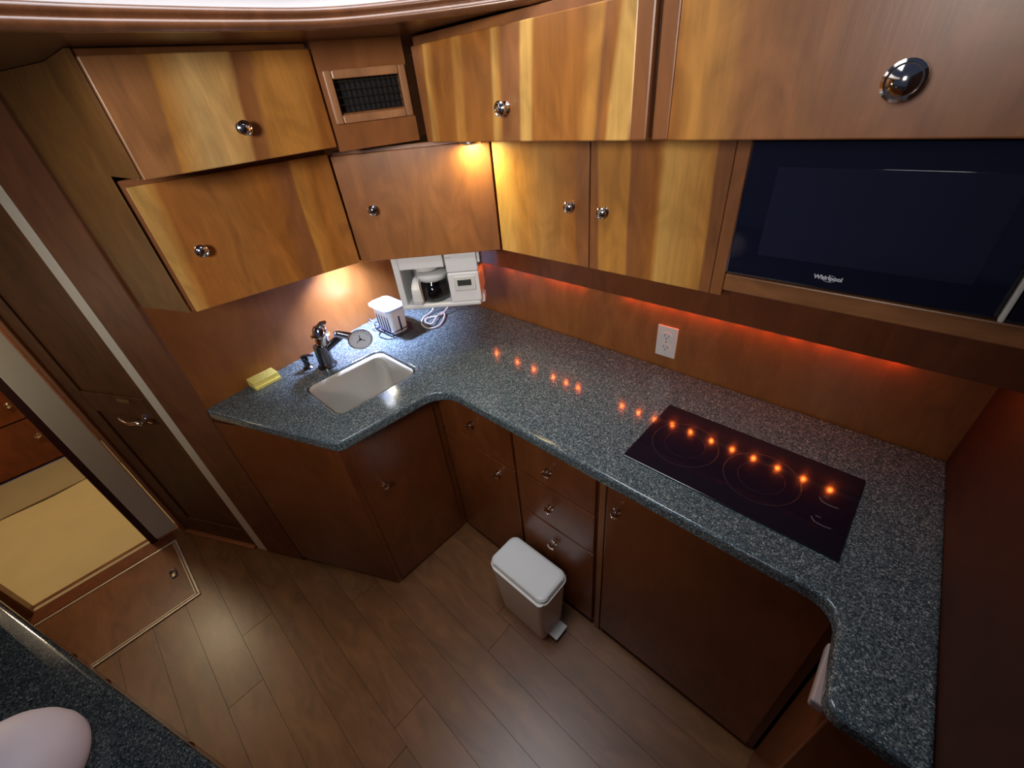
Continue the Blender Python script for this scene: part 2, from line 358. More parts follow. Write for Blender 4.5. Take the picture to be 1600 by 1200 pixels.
# cabin beyond the doorway
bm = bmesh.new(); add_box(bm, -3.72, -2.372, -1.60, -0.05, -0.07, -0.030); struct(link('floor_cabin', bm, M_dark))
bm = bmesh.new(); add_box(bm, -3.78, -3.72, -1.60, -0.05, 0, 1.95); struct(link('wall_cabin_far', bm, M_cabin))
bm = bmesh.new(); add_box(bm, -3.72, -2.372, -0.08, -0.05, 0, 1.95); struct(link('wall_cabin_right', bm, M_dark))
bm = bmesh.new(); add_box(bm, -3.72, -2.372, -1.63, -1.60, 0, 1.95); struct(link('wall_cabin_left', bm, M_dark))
bm = bmesh.new(); add_box(bm, -3.78, -2.372, -1.63, -0.05, 1.95, 1.98); struct(link('ceiling_cabin', bm, M_ceilw))
def cloth(name, x0, x1, y0, y1, z, amp, m, nx=40, ny=30, seed=1.0):
    from mathutils import noise
    bm = bmesh.new(); g = []
    for i in range(nx+1):
        rowv = []
        for j in range(ny+1):
            xx = x0+(x1-x0)*i/nx; yy = y0+(y1-y0)*j/ny
            h = noise.noise(Vector((xx*2.2+yy*3.0, yy*1.1, seed)))*amp + abs(noise.noise(Vector((xx*5+yy*2, yy*2, seed+4))))*amp*0.6
            rowv.append(bm.verts.new((xx, yy, z+max(0, h+amp*0.4))))
        g.append(rowv)
    for i in range(nx):
        for j in range(ny): bm.faces.new((g[i][j], g[i+1][j], g[i+1][j+1], g[i][j+1]))
    be = [e for e in bm.edges if e.is_boundary]
    r = bmesh.ops.extrude_edge_only(bm, edges=be)
    for v in r['geom']:
        if isinstance(v, bmesh.types.BMVert): v.co.z = z-0.006
    return autosmooth(link(name, bm, m), 60)
tag(cloth('cloth_cover', -3.26, -2.378, -1.30, -0.20, -0.008, 0.012, M_cloth), 'creased cream yellow cloth spread over the cabin floor beyond the doorway', 'cloth')
t = thing('cabin_cabinet', 'reddish cabin cabinet with two small knobs, seen through the doorway behind the cream cloth', 'cabinet', mtx=frame((-3.66, -1.55), (-3.66, -0.10), 0.0))
box('carcass', M_cabin, 0, 1.45, 0.018, 0.055, 0.0, 1.2, t)
for z0, z1, kz in ((0.02, 0.335, 0.218), (0.345, 0.60, 0.459)):
    door(t, 0.40, 1.30, z0, z1, M_cabin, 0.018, 0.018, 'drawer', (0.855, kz), 0.016)
t = tag(box('cloth_strip', M_clothshade, -3.66, -3.27, -1.30, -0.20, -0.010, 0.006, None, 0.004), 'strip of cream cloth greyed to look shaded at the foot of the reddish cabin cabinet', 'cloth')

# ceiling over the cabinets, cut out along a curve, with molding and white coaming
rim = [(-0.55, -1.1), (-0.80, -0.60), (-0.93, -0.25), (-1.000, 0.000), (-1.022, 0.110), (-1.033, 0.226), (-1.030, 0.424), (-1.003, 0.565), (-0.909, 0.690), (-0.755, 0.815), (-0.60, 0.875), (-0.42, 0.90), (0.0, 0.915), (0.35, 0.92)]
rc = [Vector((p[0], p[1], 0)) for p in catmull([(x, y, 0) for x, y in rim], 8)]
ZC = 1.858
bm = bmesh.new()
outer = []
for p in rc:
    i = len(outer); t_ = i/(len(rc)-1)
    outer.append(p)
def outpt(p):
    # push radially out from the middle of the opening to the hull
    c = Vector((-0.1, 0.0, 0)); d = p-c
    k = 2.6/max(d.length, 0.1)
    q = c+d*k
    return Vector((max(-2.32, q.x), min(1.22, q.y), 0))
A = [bm.verts.new((p.x, p.y, ZC)) for p in rc]; B = [bm.verts.new((outpt(p).x, outpt(p).y, ZC)) for p in rc]
A2 = [bm.verts.new((p.x, p.y, ZC+0.05)) for p in rc]; B2 = [bm.verts.new((outpt(p).x, outpt(p).y, ZC+0.05)) for p in rc]
for i in range(len(rc)-1):
    bm.faces.new((A[i], A[i+1], B[i+1], B[i])); bm.faces.new((A2[i], B2[i], B2[i+1], A2[i+1])); bm.faces.new((B[i], B[i+1], B2[i+1], B2[i]))
struct(link('ceiling', bm, wood('ceiling_shaded_wood', [(0, (0.085, 0.028, 0.011)), (0.5, (0.075, 0.024, 0.009)), (1, (0.085, 0.028, 0.011))], 1.0, wob=0.3)))  # dark wood taken darker still, overhead shadow put into the colour
def sweep(name, prof, m):
    bm = bmesh.new(); rings = []
    for i, p in enumerate(rc):
        d = (rc[min(i+1, len(rc)-1)]-rc[max(0, i-1)]).normalized(); n = Vector((d.y, -d.x, 0))   # towards the opening
        rings.append([bm.verts.new((p.x+n.x*o, p.y+n.y*o, z)) for o, z in prof])
    for a, b in zip(rings, rings[1:]):
        for k in range(len(prof)-1): bm.faces.new((a[k], b[k], b[k+1], a[k+1]))
    return struct(link(name, bm, m, smooth=True))
pr_ = [(-0.02, 1.857), (0.000, 1.8555), (0.006, 1.857), (0.011, 1.861), (0.0125, 1.866), (0.010, 1.871), (0.005, 1.8735), (0.0045, 1.875), (0.009, 1.877), (0.011, 1.881), (0.009, 1.886), (0.004, 1.889), (-0.004, 1.8895), (-0.02, 1.8895)]
sweep('trim_10', pr_, M_mold)
sweep('trim_11', [(-0.004, 1.8895), (-0.004, 2.05), (-0.03, 2.10), (-0.06, 2.10)], M_ceilw)

# ------------------------------------------------------------------ COUNTERTOPS
def slab(name, outline, holes, z, th, m, bev=0.010):
    cu = bpy.data.curves.new(name, 'CURVE'); cu.dimensions = '2D'; cu.fill_mode = 'BOTH'
    for lp in [outline]+holes:
        sp = cu.splines.new('POLY'); sp.points.add(len(lp)-1); sp.use_cyclic_u = True
        for q, (x, y) in zip(sp.points, lp): q.co = (x, y, 0, 1)
    cu.extrude = th/2-bev; cu.bevel_depth = bev; cu.bevel_resolution = 3; cu.offset = -bev
    o = bpy.data.objects.new(name+'_tmp', cu); COL.objects.link(o)
    bpy.context.view_layer.update()
    dg = bpy.context.evaluated_depsgraph_get()
    me = bpy.data.meshes.new_from_object(o.evaluated_get(dg))
    COL.objects.unlink(o); bpy.data.objects.remove(o); bpy.data.curves.remove(cu)
    me.name = name; me.materials.clear(); me.materials.append(m)
    bm = bmesh.new(); bm.from_mesh(me); bmesh.ops.remove_doubles(bm, verts=bm.verts, dist=0.00005); bm.to_mesh(me); bm.free()
    r = bpy.data.objects.new(name, me); COL.objects.link(r); r.location = (0, 0, z-th/2)
    return autosmooth(r, 35, True)
def fillet(pts, n=7):
    out = []; P = [Vector((p[0], p[1])) for p in pts]; k = len(P)
    for i, p in enumerate(pts):
        r = p[2] if len(p) > 2 else 0
        if not r: out.append((p[0], p[1])); continue
        a = (P[i-1]-P[i]).normalized(); b = (P[(i+1) % k]-P[i]).normalized()
        ang = a.angle(b); t = r/math.tan(ang/2); c = P[i]+(a+b).normalized()*(r/math.sin(ang/2))
        s = P[i]+a*t-c; e = P[i]+b*t-c
        a0 = math.atan2(s.y, s.x); a1 = math.atan2(e.y, e.x); d = (a1-a0+math.pi) % (2*math.pi)-math.pi
        out += [(c.x+r*math.cos(a0+d*j/n), c.y+r*math.sin(a0+d*j/n)) for j in range(n+1)]
    return out
ZT = 0.91
cout = fillet([(-1.628, 0.048, 0.02), (-1.066, 0.262, 0.035), (-1.036, 0.643, 0.085), (0.118, 0.643, 0.05), (0.134, 0.452, 0.03), (0.262, 0.452), (0.225, 1.176), (-1.795, 1.176), (-1.738, 0.80)])
SX0, SX1, SY0, SY1 = -1.455, -1.190, 0.336, 0.660
hole = rrect((SX0+SX1)/2, (SY0+SY1)/2, SX1-SX0, SY1-SY0, 0.035)
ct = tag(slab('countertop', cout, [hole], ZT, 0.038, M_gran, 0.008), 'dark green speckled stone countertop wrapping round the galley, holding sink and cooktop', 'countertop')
# near counter, bottom left of the view
ZN = ZT
e0 = Vector((-1.181, -0.462)); e1 = Vector((-0.529, -0.229)); ed = (e1-e0).normalized(); en = Vector((-ed.y, ed.x))
p0 = e0-ed*0.9; p1 = e1+ed*0.75
nout = fillet([(p0.x, p0.y), (p0.x+en.x*-0.62, p0.y-en.y*0.62), (p1.x-en.x*0.62, p1.y-en.y*0.62), (p1.x, p1.y, 0.05)])
tag(slab('near_countertop', nout, [], ZN, 0.038, M_granshade, 0.010), 'dark green speckled countertop in the near left corner, under the pale rounded dome', 'countertop')

# ------------------------------------------------------------------ BASE CABINETS
# sink base: right face looks across the galley, diagonal face looks to the doorway
ZB = 0.868
t = thing('sink_base_cabinet', 'reddish brown cabinet under the sink with one door knob and a slanted end panel', 'cabinet', (0, 0, 0))
bm = bmesh.new()
prism(bm, [(-1.165, 0.285), (-1.165, 0.693), (-1.60, 0.693), (-1.60, 0.10), (-1.618, 0.064)], 0.0, ZB-0.17)
prism(bm, [(-1.165, 0.285), (-1.165, 0.330), (-1.52, 0.330), (-1.60, 0.10), (-1.618, 0.064)], ZB-0.17, ZB)
prism(bm, [(-1.165, 0.330), (-1.165, 0.693), (-1.180, 0.693), (-1.180, 0.330)], ZB-0.17, ZB)
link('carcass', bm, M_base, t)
f = frame((-1.163, 0.285), (-1.163, 0.685))
d = box('door', M_base, 0.02, 0.375, -0.004, 0.0, 0.02, ZB-0.012, None, 0.002); d.parent = t; d.matrix_local = f @ Matrix.Translation((0.02, -0.004, 0.02))
knob(d, 0.075, 0.0, 0.545, 0.014)
a, b = dpt(0.505), dpt(0.0)
d = box('end_panel', M_base, 0, 0.50, -0.004, 0.0, 0.03, ZB-0.01, None, 0.002); d.parent = t; d.matrix_local = frame(a, b) @ Matrix.Translation((0.0, -0.006, 0.03))
# back run
YB = 0.683
def base_unit(name, label, x0, x1, fronts):
    t = thing(name, label, 'cabinet', (x0, YB, 0))
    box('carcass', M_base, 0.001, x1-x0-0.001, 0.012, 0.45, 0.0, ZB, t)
    for nm, u0, u1, z0, z1, kn in fronts:
        door(t, u0-x0, u1-x0, z0, z1, M_base, 0.012, 0.012, nm, (kn[0]-x0, kn[1]) if kn else None, 0.0145)
    return t
base_unit('corner_base_cabinet', 'narrow cabinet in the inner corner with one drawer above one door', -1.160, -0.757,
          [('drawer', -1.148, -0.762, 0.64, 0.858, (-0.954, 0.757)), ('door', -1.148, -0.762, 0.03, 0.634, (-0.846, 0.576))])
base_unit('drawer_base_cabinet', 'bank of three drawers with a column of round knobs behind the waste bin', -0.755, -0.425,
          [('drawer', -0.750, -0.432, 0.665, 0.858, (-0.602, 0.749)), ('drawer', -0.750, -0.432, 0.468, 0.659, (-0.603, 0.572)), ('drawer', -0.750, -0.432, 0.03, 0.462, (-0.598, 0.375))])
tR = base_unit('cooktop_base_cabinet', 'wide cabinet under the cooktop with one knob at its upper left corner', -0.423, 0.150,
          [('door', -0.395, 0.13, 0.03, 0.850, (-0.360, 0.752))])
box('stile', M_frame, 0.004, 0.024, 0.0, 0.012, 0.0, ZB, tR, 0.002)
t = thing('end_base_cabinet', 'dark return cabinet under the right end of the counter with a pale bar', 'cabinet', (0.152, 0.475, 0))
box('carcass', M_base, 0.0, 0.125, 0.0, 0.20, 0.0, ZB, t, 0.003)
bm = bmesh.new(); add_box(bm, -0.030, -0.006, 0.0, 0.115, 0.842, 0.866, 0.004); add_box(bm, -0.010, 0.0, 0.01, 0.03, 0.848, 0.860); add_box(bm, -0.010, 0.0, 0.085, 0.105, 0.848, 0.860)
o = link('handle_bar', bm, plain('dull_bar_plastic', (0.42, 0.34, 0.32), 0.5), t); o['label'] = 'pale bar handle under the counter edge'
# near base cabinet with three small knobs at its top
t = thing('near_base_cabinet', 'dark cabinet under the near left counter with three tiny knobs', 'cabinet', mtx=frame((p1.x-en.x*0.020, p1.y-en.y*0.020), (p0.x-en.x*0.020, p0.y-en.y*0.020)))
LN = (p1-p0).length
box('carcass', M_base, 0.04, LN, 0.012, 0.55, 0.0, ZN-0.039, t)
kpos = []
for px in (-1.043, -0.918, -0.66):
    s = (Vector((px, 0)).x-p1.x)/(-ed.x); kpos.append(s)
edges = [0.05, kpos[2]+0.12, kpos[1]+0.055, kpos[1]+0.20]
edges = sorted([0.05, (kpos[2]+kpos[1])/2, (kpos[1]+kpos[0])/2, LN-0.3])
for k, s in zip((2, 1, 0), kpos[::-1]):
    i = {2: 0, 1: 1, 0: 2}[k]
    door(t, edges[i]+0.003, edges[i+1]-0.003, 0.62, 0.862, M_base, 0.012, 0.012, 'drawer', (s, 0.808), 0.0110)

# ------------------------------------------------------------------ WALL CABINETS
def wall_unit(name, label, a, b, z0, z1, depth, doors, m_frame=None, pad=(0.0, 0.0), top=0.0, bot=0.0):
    L = length(a, b)
    t = thing(name, label, 'cabinet', mtx=frame(a, b, z0))
    box('carcass', m_frame or M_frame, -pad[0], L+pad[1], 0.019, depth, -bot, z1-z0+top, t, 0.002)
    for u0, u1, m, kn, kr in doors:
        door(t, u0, u1, 0.0, z1-z0, m, 0.018, 0.018, 'door', kn, kr)
    return t
m = wood('veneer_light_centre', [(0, (0.36, 0.16, 0.058)), (0.15, (0.34, 0.15, 0.05)), (0.165, 'T'), (0.30, (0.70, 0.44, 0.165)), (0.50, (0.60, 0.33, 0.10)), (0.525, 'R'), (0.60, (0.34, 0.14, 0.04)), (0.625, 'T'), (0.86, 'T'), (0.93, 'M'), (1, 'M')], 0.432, slant=-0.42, wob=0.10, seed=1)
wall_unit('wall_cabinet', 'upper of two stacked wall cabinets on the left, pale band through its door', (-1.20, 0.170), (-1.20, 0.604), 1.642, 1.845, 0.40, [(0.0, 0.433, m, (0.221, 0.067), 0.0150)], pad=(0.008, 0.0), top=0.012)
m = wood('veneer_amber_stripe', [(0, 'L'), (0.045, 'T'), (0.07, 'M'), (0.35, (0.36, 0.145, 0.034)), (0.58, 'M'), (0.66, 'R'), (0.72, 'R'), (0.735, 'T'), (0.84, 'M'), (1, (0.36, 0.145, 0.036))], 0.483, slant=-0.15, wob=0.08, seed=2.3)
wall_unit('wall_cabinet', 'lower wall cabinet on the left, hanging above the sponge and faucet', (-1.400, 0.156), (-1.335, 0.634), 1.300, 1.620, 0.27, [(0.0, 0.4824, m, (0.080, 0.153), 0.0155)], pad=(0.012, 0.0), top=0.014)
bm = bmesh.new(); prism(bm, [(-1.412, 0.1435), (-1.648, 0.050), (-1.70, 0.14), (-1.43, 0.1445)], 1.300, 1.857)
prism(bm, [(-1.214, 0.1600), (-1.412, 0.1435), (-1.43, 0.150), (-1.43, 0.168), (-1.214, 0.168)], 1.646, 1.857)
ep = link('end_panel', bm, wood('olive_brown_panel', [(0, (0.185, 0.082, 0.017)), (0.5, (0.17, 0.074, 0.015)), (1, (0.185, 0.082, 0.017))], 0.5, wob=0.3, rough=0.55, coat=0.0), bpy.data.objects['wall_cabinet.001'])
bpy.context.view_layer.update(); ep.matrix_parent_inverse = ep.parent.matrix_world.inverted()
m = wood('veneer_even_red', [(0, (0.30, 0.112, 0.030)), (0.4, (0.33, 0.125, 0.032)), (0.6, (0.35, 0.135, 0.034)), (0.8, (0.30, 0.11, 0.03)), (1, 'R')], 0.47, wob=0.2, seed=4)
wall_unit('wall_cabinet', 'corner wall cabinet with even reddish door directly above the coffee maker', (-1.333, 0.637), (-0.986, 0.950), 1.300, 1.612, 0.30, [(0.001, 0.466, m, (0.089, 0.160), 0.0145)], pad=(-0.001, -0.001), top=0.010)
m = wood('veneer_many_streaks', [(0, 'R'), (0.035, 'M'), (0.05, 'L'), (0.075, 'T'), (0.10, 'M'), (0.20, 'M'), (0.215, 'T'), (0.25, 'T'), (0.27, 'M'), (0.41, 'M'), (0.425, 'L'), (0.45, 'T'), (0.47, 'R'), (0.55, (0.33, 0.13, 0.04)), (0.56, 'L'), (0.60, 'L'), (0.615, 'M'), (0.80, 'M'), (0.83, 'T'), (0.86, 'T'), (0.875, 'R'), (0.905, 'M'), (0.92, 'L'), (0.985, 'L'), (1, 'R')], 0.632, slant=-0.18, wob=0.035, seed=5.5)
t = wall_unit('wall_cabinet', 'long upper wall cabinet with many yellow streaks beside the air vent', (-1.100, 0.820), (-0.430, 0.820), 1.624, 1.834, 0.34, [(0.0, 0.632, m, (0.315, 0.067), 0.0155)], pad=(0.012, 0.0), top=0.02)
box('stile', M_frame, 0.634, 0.667, -0.006, 0.019, 0.0, 0.23, t, 0.004)
m = wood('veneer_brown_flame', [(0, 'M'), (0.06, 'T'), (0.16, (0.45, 0.20, 0.05)), (0.18, (0.33, 0.135, 0.043)), (0.5, (0.30, 0.115, 0.042)), (0.56, (0.34, 0.135, 0.046)), (0.75, (0.31, 0.12, 0.046)), (1, 'R')], 0.66, slant=0.18, wob=0.12, seed=7.7)
t = wall_unit('wall_cabinet', 'big upper wall cabinet with large polished knob above the microwave', (-0.428, 0.820), (0.255, 0.820), 1.624, 1.834, 0.34, [(0.034, 0.680, m, (0.346, 0.067), 0.0225)], top=0.02)
box('stile', M_frame, 0.001, 0.032, 0.004, 0.019, 0.0, 0.23, t, 0.003)
box('filler_strip', M_frame, -0.016, 0.014, 0.022, 0.05, 0.0, 0.312, bpy.data.objects['wall_cabinet.002'])  # added strip, stops lamp light showing through the cabinet joint
# middle unit with two doors
t = thing('wall_cabinet', 'two-door wall cabinet left of the microwave, above the power outlet', 'cabinet', mtx=frame((-0.983, 0.950), (-0.300, 0.950), 1.300))
box('carcass', M_frame, 0.0, 0.683, 0.019, 0.20, 0.0, 0.318, t, 0.002)
m = wood('veneer_yellow_left', [(0, 'L'), (0.12, 'L'), (0.30, 'T'), (0.55, (0.47, 0.23, 0.06)), (0.86, 'M'), (0.885, 'R'), (1, 'R')], 0.334, slant=0.05, wob=0.12, seed=9)
door(t, 0.002, 0.334, 0.0, 0.312, m, 0.018, 0.018, 'door', (0.281, 0.159), 0.0135)
m = wood('veneer_wide_stripe', [(0, 'R'), (0.07, 'R'), (0.09, 'T'), (0.34, 'T'), (0.36, 'R'), (0.55, 'M'), (0.575, 'T'), (0.60, 'L'), (0.92, 'T'), (0.935, 'R'), (1, 'R')], 0.328, slant=0.10, wob=0.06, seed=10.5)
door(t, 0.338, 0.666, 0.0, 0.312, m, 0.018, 0.018, 'door', (0.383, 0.154), 0.0135)
# microwave niche
t = thing('microwave_cabinet', 'wood niche frame around the built-in microwave with rail below it', 'cabinet', mtx=frame((-0.316, 0.950), (0.245, 0.950), 1.300))
box('stile', M_frame, 0.0, 0.026, 0.0, 0.022, 0.0, 0.315, t, 0.002)
box('rail', wood('rail_tan', [(0, (0.30, 0.125, 0.045)), (0.5, (0.33, 0.14, 0.05)), (1, (0.30, 0.125, 0.045))], 0.5, axis='Z', wob=0.2), 0.027, 0.555, 0.0, 0.022, 0.014, 0.052, t, 0.003)
box('niche_floor', M_dark, 0.02, 0.555, 0.022, 0.20, 0.030, 0.050, t)
# valance with led strip behind
t = tag(box('valance_board', M_dark, -1.36, 0.23, 1.048, 1.062, 1.190, 1.318, None, 0.003), 'dark wood valance board under the wall cabinets, red glow along its lower edge', 'board')
t = thing('led_strip', 'strip of small amber lights hidden behind the valance on the back wall', 'light strip', (-1.40, 1.170, 1.137))
box('strip_base', plain('strip_white', (0.5, 0.45, 0.4), 0.5), 0.0, 1.54, 0.0, 0.007, 0.0, 0.012, t)
ledx = [-1.029, -0.922, -0.844, -0.757, -0.703, -0.654, -0.493, -0.437, -0.386, -0.334, -0.282, -0.226, -0.173, -0.122, -0.068, -0.013, 0.04]
mled = None
for x in ledx:
    bm = bmesh.new(); bmesh.ops.create_uvsphere(bm, u_segments=10, v_segments=6, radius=0.0042)
    o = link('bulb', bm, M_led, t, (x*1.285+1.40, -0.003, 0.005), smooth=True)
# air vent panel
a, b = (-1.2005, 0.6075), (-1.1315, 0.8185); LV = length(a, b)
t = thing('air_vent', 'wood framed air vent with dark grille between the upper cabinets', 'vent', mtx=frame(a, b, 1.630))
bm = bmesh.new()
for x0, x1, z0, z1 in ((0, 0.028, 0, 0.236), (LV-0.022, LV, 0, 0.236), (0.028, LV-0.022, 0, 0.082), (0.028, LV-0.022, 0.156, 0.236)): add_box(bm, x0, x1, 0, 0.02, z0, z1)
link('panel', bm, M_frame, t)
fx0, fx1, fz0, fz1 = 0.010, LV-0.006, 0.060, 0.172
MV = wood('vent_frame_wood', [(0, (0.40, 0.19, 0.085)), (0.5, (0.44, 0.21, 0.095)), (1, (0.40, 0.19, 0.085))], 0.3, wob=0.3)
for x0, x1, z0, z1 in ((fx0, fx0+0.019, fz0, fz1), (fx1-0.019, fx1, fz0, fz1), (fx0+0.0195, fx1-0.0195, fz0, fz0+0.019), (fx0+0.0195, fx1-0.0195, fz1-0.019, fz1)):
    box('frame_strip', MV, x0, x1, -0.010, -0.0005, z0, z1, t, 0.003)
box('vent_opening', M_blackmat, 0.024, LV-0.02, 0.022, 0.03, 0.07, 0.165, t)
bm = bmesh.new()
for i in range(13):
    x = fx0+0.022+i*(fx1-fx0-0.044)/12; add_box(bm, x-0.0008, x+0.0008, 0.004, 0.006, fz0+0.019, fz1-0.019)
for i in range(5):
    z = fz0+0.024+i*(fz1-fz0-0.048)/4; add_box(bm, fx0+0.019, fx1-0.019, 0.001, 0.004, z-0.0009, z+0.0009)
link('grille', bm, plain('grille_bronze', (0.09, 0.075, 0.05), 0.3, 0.8), t)

# ------------------------------------------------------------------ MICROWAVE
t = thing('microwave', 'black glass microwave built in above the cooktop, silver strip at its right', 'microwave', (-0.288, 0.946, 1.352))
box('body', M_blackmat, 0.0, 0.525, 0.010, 0.17, 0.004, 0.262, t, 0.002)
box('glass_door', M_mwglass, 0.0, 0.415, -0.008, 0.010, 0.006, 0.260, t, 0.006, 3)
box('silver_strip', plain('satin_silver', (0.70, 0.70, 0.66), 0.4, noise=0.02), 0.417, 0.424, -0.014, 0.010, 0.006, 0.260, t, 0.002)
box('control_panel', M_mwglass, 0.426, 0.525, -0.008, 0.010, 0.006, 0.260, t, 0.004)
box('screen_window', plain('screen_reflection_blue', (0.017, 0.019, 0.044), 0.10, noise=0.02), 0.055, 0.370, -0.0088, -0.006, 0.055, 0.215, t)  # window tinted with the bluish reflection of the saloon
def text(body, name, size, m, parent, mtx, bold=True, shear=0.0):
    cu = bpy.data.curves.new(name, 'FONT'); cu.body = body; cu.size = size; cu.extrude = 0.0003; cu.align_x = 'CENTER'; cu.align_y = 'CENTER'; cu.shear = shear
    cu.offset = 0.0004 if bold else 0
    o = bpy.data.objects.new(name+'_tmp', cu); COL.objects.link(o); bpy.context.view_layer.update()
    me = bpy.data.meshes.new_from_object(o.evaluated_get(bpy.context.evaluated_depsgraph_get()))
    COL.objects.unlink(o); bpy.data.objects.remove(o); bpy.data.curves.remove(cu)
    me.materials.clear(); me.materials.append(m)
    r = bpy.data.objects.new(name, me); COL.objects.link(r); r.parent = parent; r.matrix_local = mtx
    return r
RX = Matrix.Rotation(math.radians(90), 4, 'X')
lg = text('Whirlpool', 'logo', 0.0108, M_print, t, Matrix.Translation((0.184, -0.0092, 0.0305)) @ RX)
bm = bmesh.new(); tube(bm, [(0.011*math.cos(math.radians(a)), 0.0062*math.sin(math.radians(a))-0.0004, 0) for a in range(150, 470, 15)], 0.00035, 6)
o = link('logo_swoosh', bm, M_print, t, (0.186, -0.0088, 0.0300)); o.rotation_euler = (math.radians(90), 0, 0)

# ------------------------------------------------------------------ COOKTOP
t = thing('cooktop', 'black glass two-burner cooktop set into the speckled countertop', 'cooktop', (-0.144, 0.862, ZT))
bm = bmesh.new(); add_box(bm, -0.2385, 0.2385, -0.132, 0.132, 0.0, 0.005, 0.002)
autosmooth(link('glass_plate', bm, M_ctop, t))
def ringmesh(r, w):
    bm = bmesh.new(); lathe(bm, [(r-w, 0.0), (r+w, 0.0), (r+w, 0.0003), (r-w, 0.0003), (r-w, 0.0)], 64); return bm
for cx in (-0.131, 0.056):
    b_ = link('burner_ring', ringmesh(0.082, 0.0011), M_ring, t, (cx, -0.002, 0.005))
    link('inner_ring', ringmesh(0.050, 0.0005), M_ring, b_, (0, 0, 0))
for cy in (0.010, -0.056):
    bm = bmesh.new()
    tube(bm, catmull([(-0.020, 0.006, 0), (-0.012, -0.004, 0), (0.006, -0.006, 0), (0.018, -0.004, 0)], 4), 0.0010, 6)
    tube(bm, [(-0.014, 0.014, 0), (-0.004, 0.013, 0)], 0.0008, 6)
    link('control_mark', bm, M_mark, t, (0.192, cy, 0.0053))

# ------------------------------------------------------------------ SINK
t = thing('sink', 'cream undermount sink with rounded corners set in the speckled countertop', 'sink', ((SX0+SX1)/2, (SY0+SY1)/2, 0.715))
bm = bmesh.new(); w, d_ = SX1-SX0, SY1-SY0
loops = []
for k, z, r in ((-0.0055, 0.190, 0.035), (-0.006, 0.170, 0.035), (-0.007, 0.150, 0.036), (-0.010, 0.08, 0.04), (-0.018, 0.030, 0.045), (-0.030, 0.012, 0.05), (-0.050, 0.004, 0.05)):
    loops.append([(x, y_, z) for x, y_ in rrect(0, 0, w+2*k, d_+2*k, r, 8)])
loft(bm, loops, False, True)
bmesh.ops.solidify(bm, geom=list(bm.faces), thickness=0.003)
link('bowl', bm, M_cream, t, smooth=True)
bm = bmesh.new(); lathe(bm, [(0, 0.0065), (0.012, 0.0065), (0.014, 0.009), (0.026, 0.010), (0.028, 0.0065), (0.028, 0.003)], 24)
autosmooth(link('drain', bm, M_chrome, t, (0.01, 0.02, 0)))
# faucet
t = thing('faucet', 'chrome single-lever faucet behind the sink with a round dial on its spout', 'faucet', (-1.525, 0.468, ZT))
bm = bmesh.new(); lathe(bm, [(0, 0), (0.030, 0), (0.030, 0.006), (0.024, 0.012), (0.022, 0.060), (0.021, 0.095), (0, 0.095)], 28)
autosmooth(link('base_column', bm, M_dull, t))
bm = bmesh.new(); lathe(bm, [(0, 0.095), (0.020, 0.095), (0.020, 0.128), (0.028, 0.130), (0.029, 0.135), (0.022, 0.139), (0.021, 0.160), (0.014, 0.172), (0, 0.175)], 28, Matrix.Rotation(math.radians(-6), 4, 'X'))
autosmooth(link('valve_body', bm, M_chrome, t))
bm = bmesh.new(); tube(bm, catmull([(0, 0.016, 0.160), (0.012, 0.020, 0.178), (0.022, 0.026, 0.186), (0.030, 0.030, 0.188)], 4), [0.010]*4+[0.009]*4+[0.008]*4+[0.006], 12)
autosmooth(link('lever', bm, M_chrome, t))
bm = bmesh.new(); tube(bm, [(0.004, 0.010, 0.070), (0.03, 0.045, 0.105), (0.045, 0.066, 0.124)], 0.0135, 16)
autosmooth(link('spout', bm, M_dull, t))
bm = bmesh.new(); tube(bm, [(0.045, 0.040, 0.140), (0.046, 0.046, 0.138), (0.075, 0.088, 0.106), (0.078, 0.092, 0.103)], [0.012, 0.0145, 0.0145, 0.011], 18)
autosmooth(link('spout_head', bm, M_chrome, t))
# dial facing the room
dm = Matrix.Translation((0.100, 0.088, 0.108)) @ Vector((0.80, -0.30, 0.52)).to_track_quat('Z', 'Y').to_matrix().to_4x4()
bm = bmesh.new(); lathe(bm, [(0, -0.006), (0.034, -0.006), (0.0365, 0.0), (0.0365, 0.008), (0.034, 0.010), (0.0315, 0.006), (0.0315, 0.0), (0, 0.0)], 36)
dl = autosmooth(link('dial_case', bm, M_chrome, t)); dl.matrix_local = dm
bm = bmesh.new(); lathe(bm, [(0, 0.0005), (0.031, 0.0005), (0.031, 0.002), (0, 0.002)], 36); link('dial_face', bm, plain('dial_white', (0.46, 0.50, 0.58), 0.3), dl)
bm = bmesh.new()
lathe(bm, [(0, 0.002), (0.004, 0.002), (0.004, 0.004), (0, 0.004)], 12)
for ang in (90, 215, 325):
    c, s = math.cos(math.radians(ang)), math.sin(math.radians(ang)); tube(bm, [(0, 0, 0.003), (0.016*c, 0.016*s, 0.003)], 0.0011, 6)
for k in range(9):
    a_ = math.radians(20+k*17.5); tube(bm, [(0.023*math.cos(a_), 0.023*math.sin(a_), 0.0025), (0.027*math.cos(a_), 0.027*math.sin(a_), 0.0025)], 0.0008, 5)
link('dial_needle', bm, M_blackmat, dl)
t.scale = (1.22, 1.22, 0.96)
# soap dispenser
t = thing('soap_dispenser', 'small dark chrome soap pump between the sponge and the faucet', 'soap dispenser', (-1.575, 0.412, ZT))
bm = bmesh.new(); lathe(bm, [(0, 0), (0.020, 0), (0.020, 0.004), (0.012, 0.010), (0.010, 0.030), (0.013, 0.034), (0.013, 0.048), (0, 0.050)], 20)
autosmooth(link('pump_body', bm, M_dull, t))
bm = bmesh.new(); tube(bm, catmull([(-0.006, -0.010, 0.050), (0, 0, 0.054), (0.018, 0.018, 0.055), (0.026, 0.026, 0.050)], 4), 0.005, 8)
autosmooth(link('nozzle', bm, M_chrome, t))
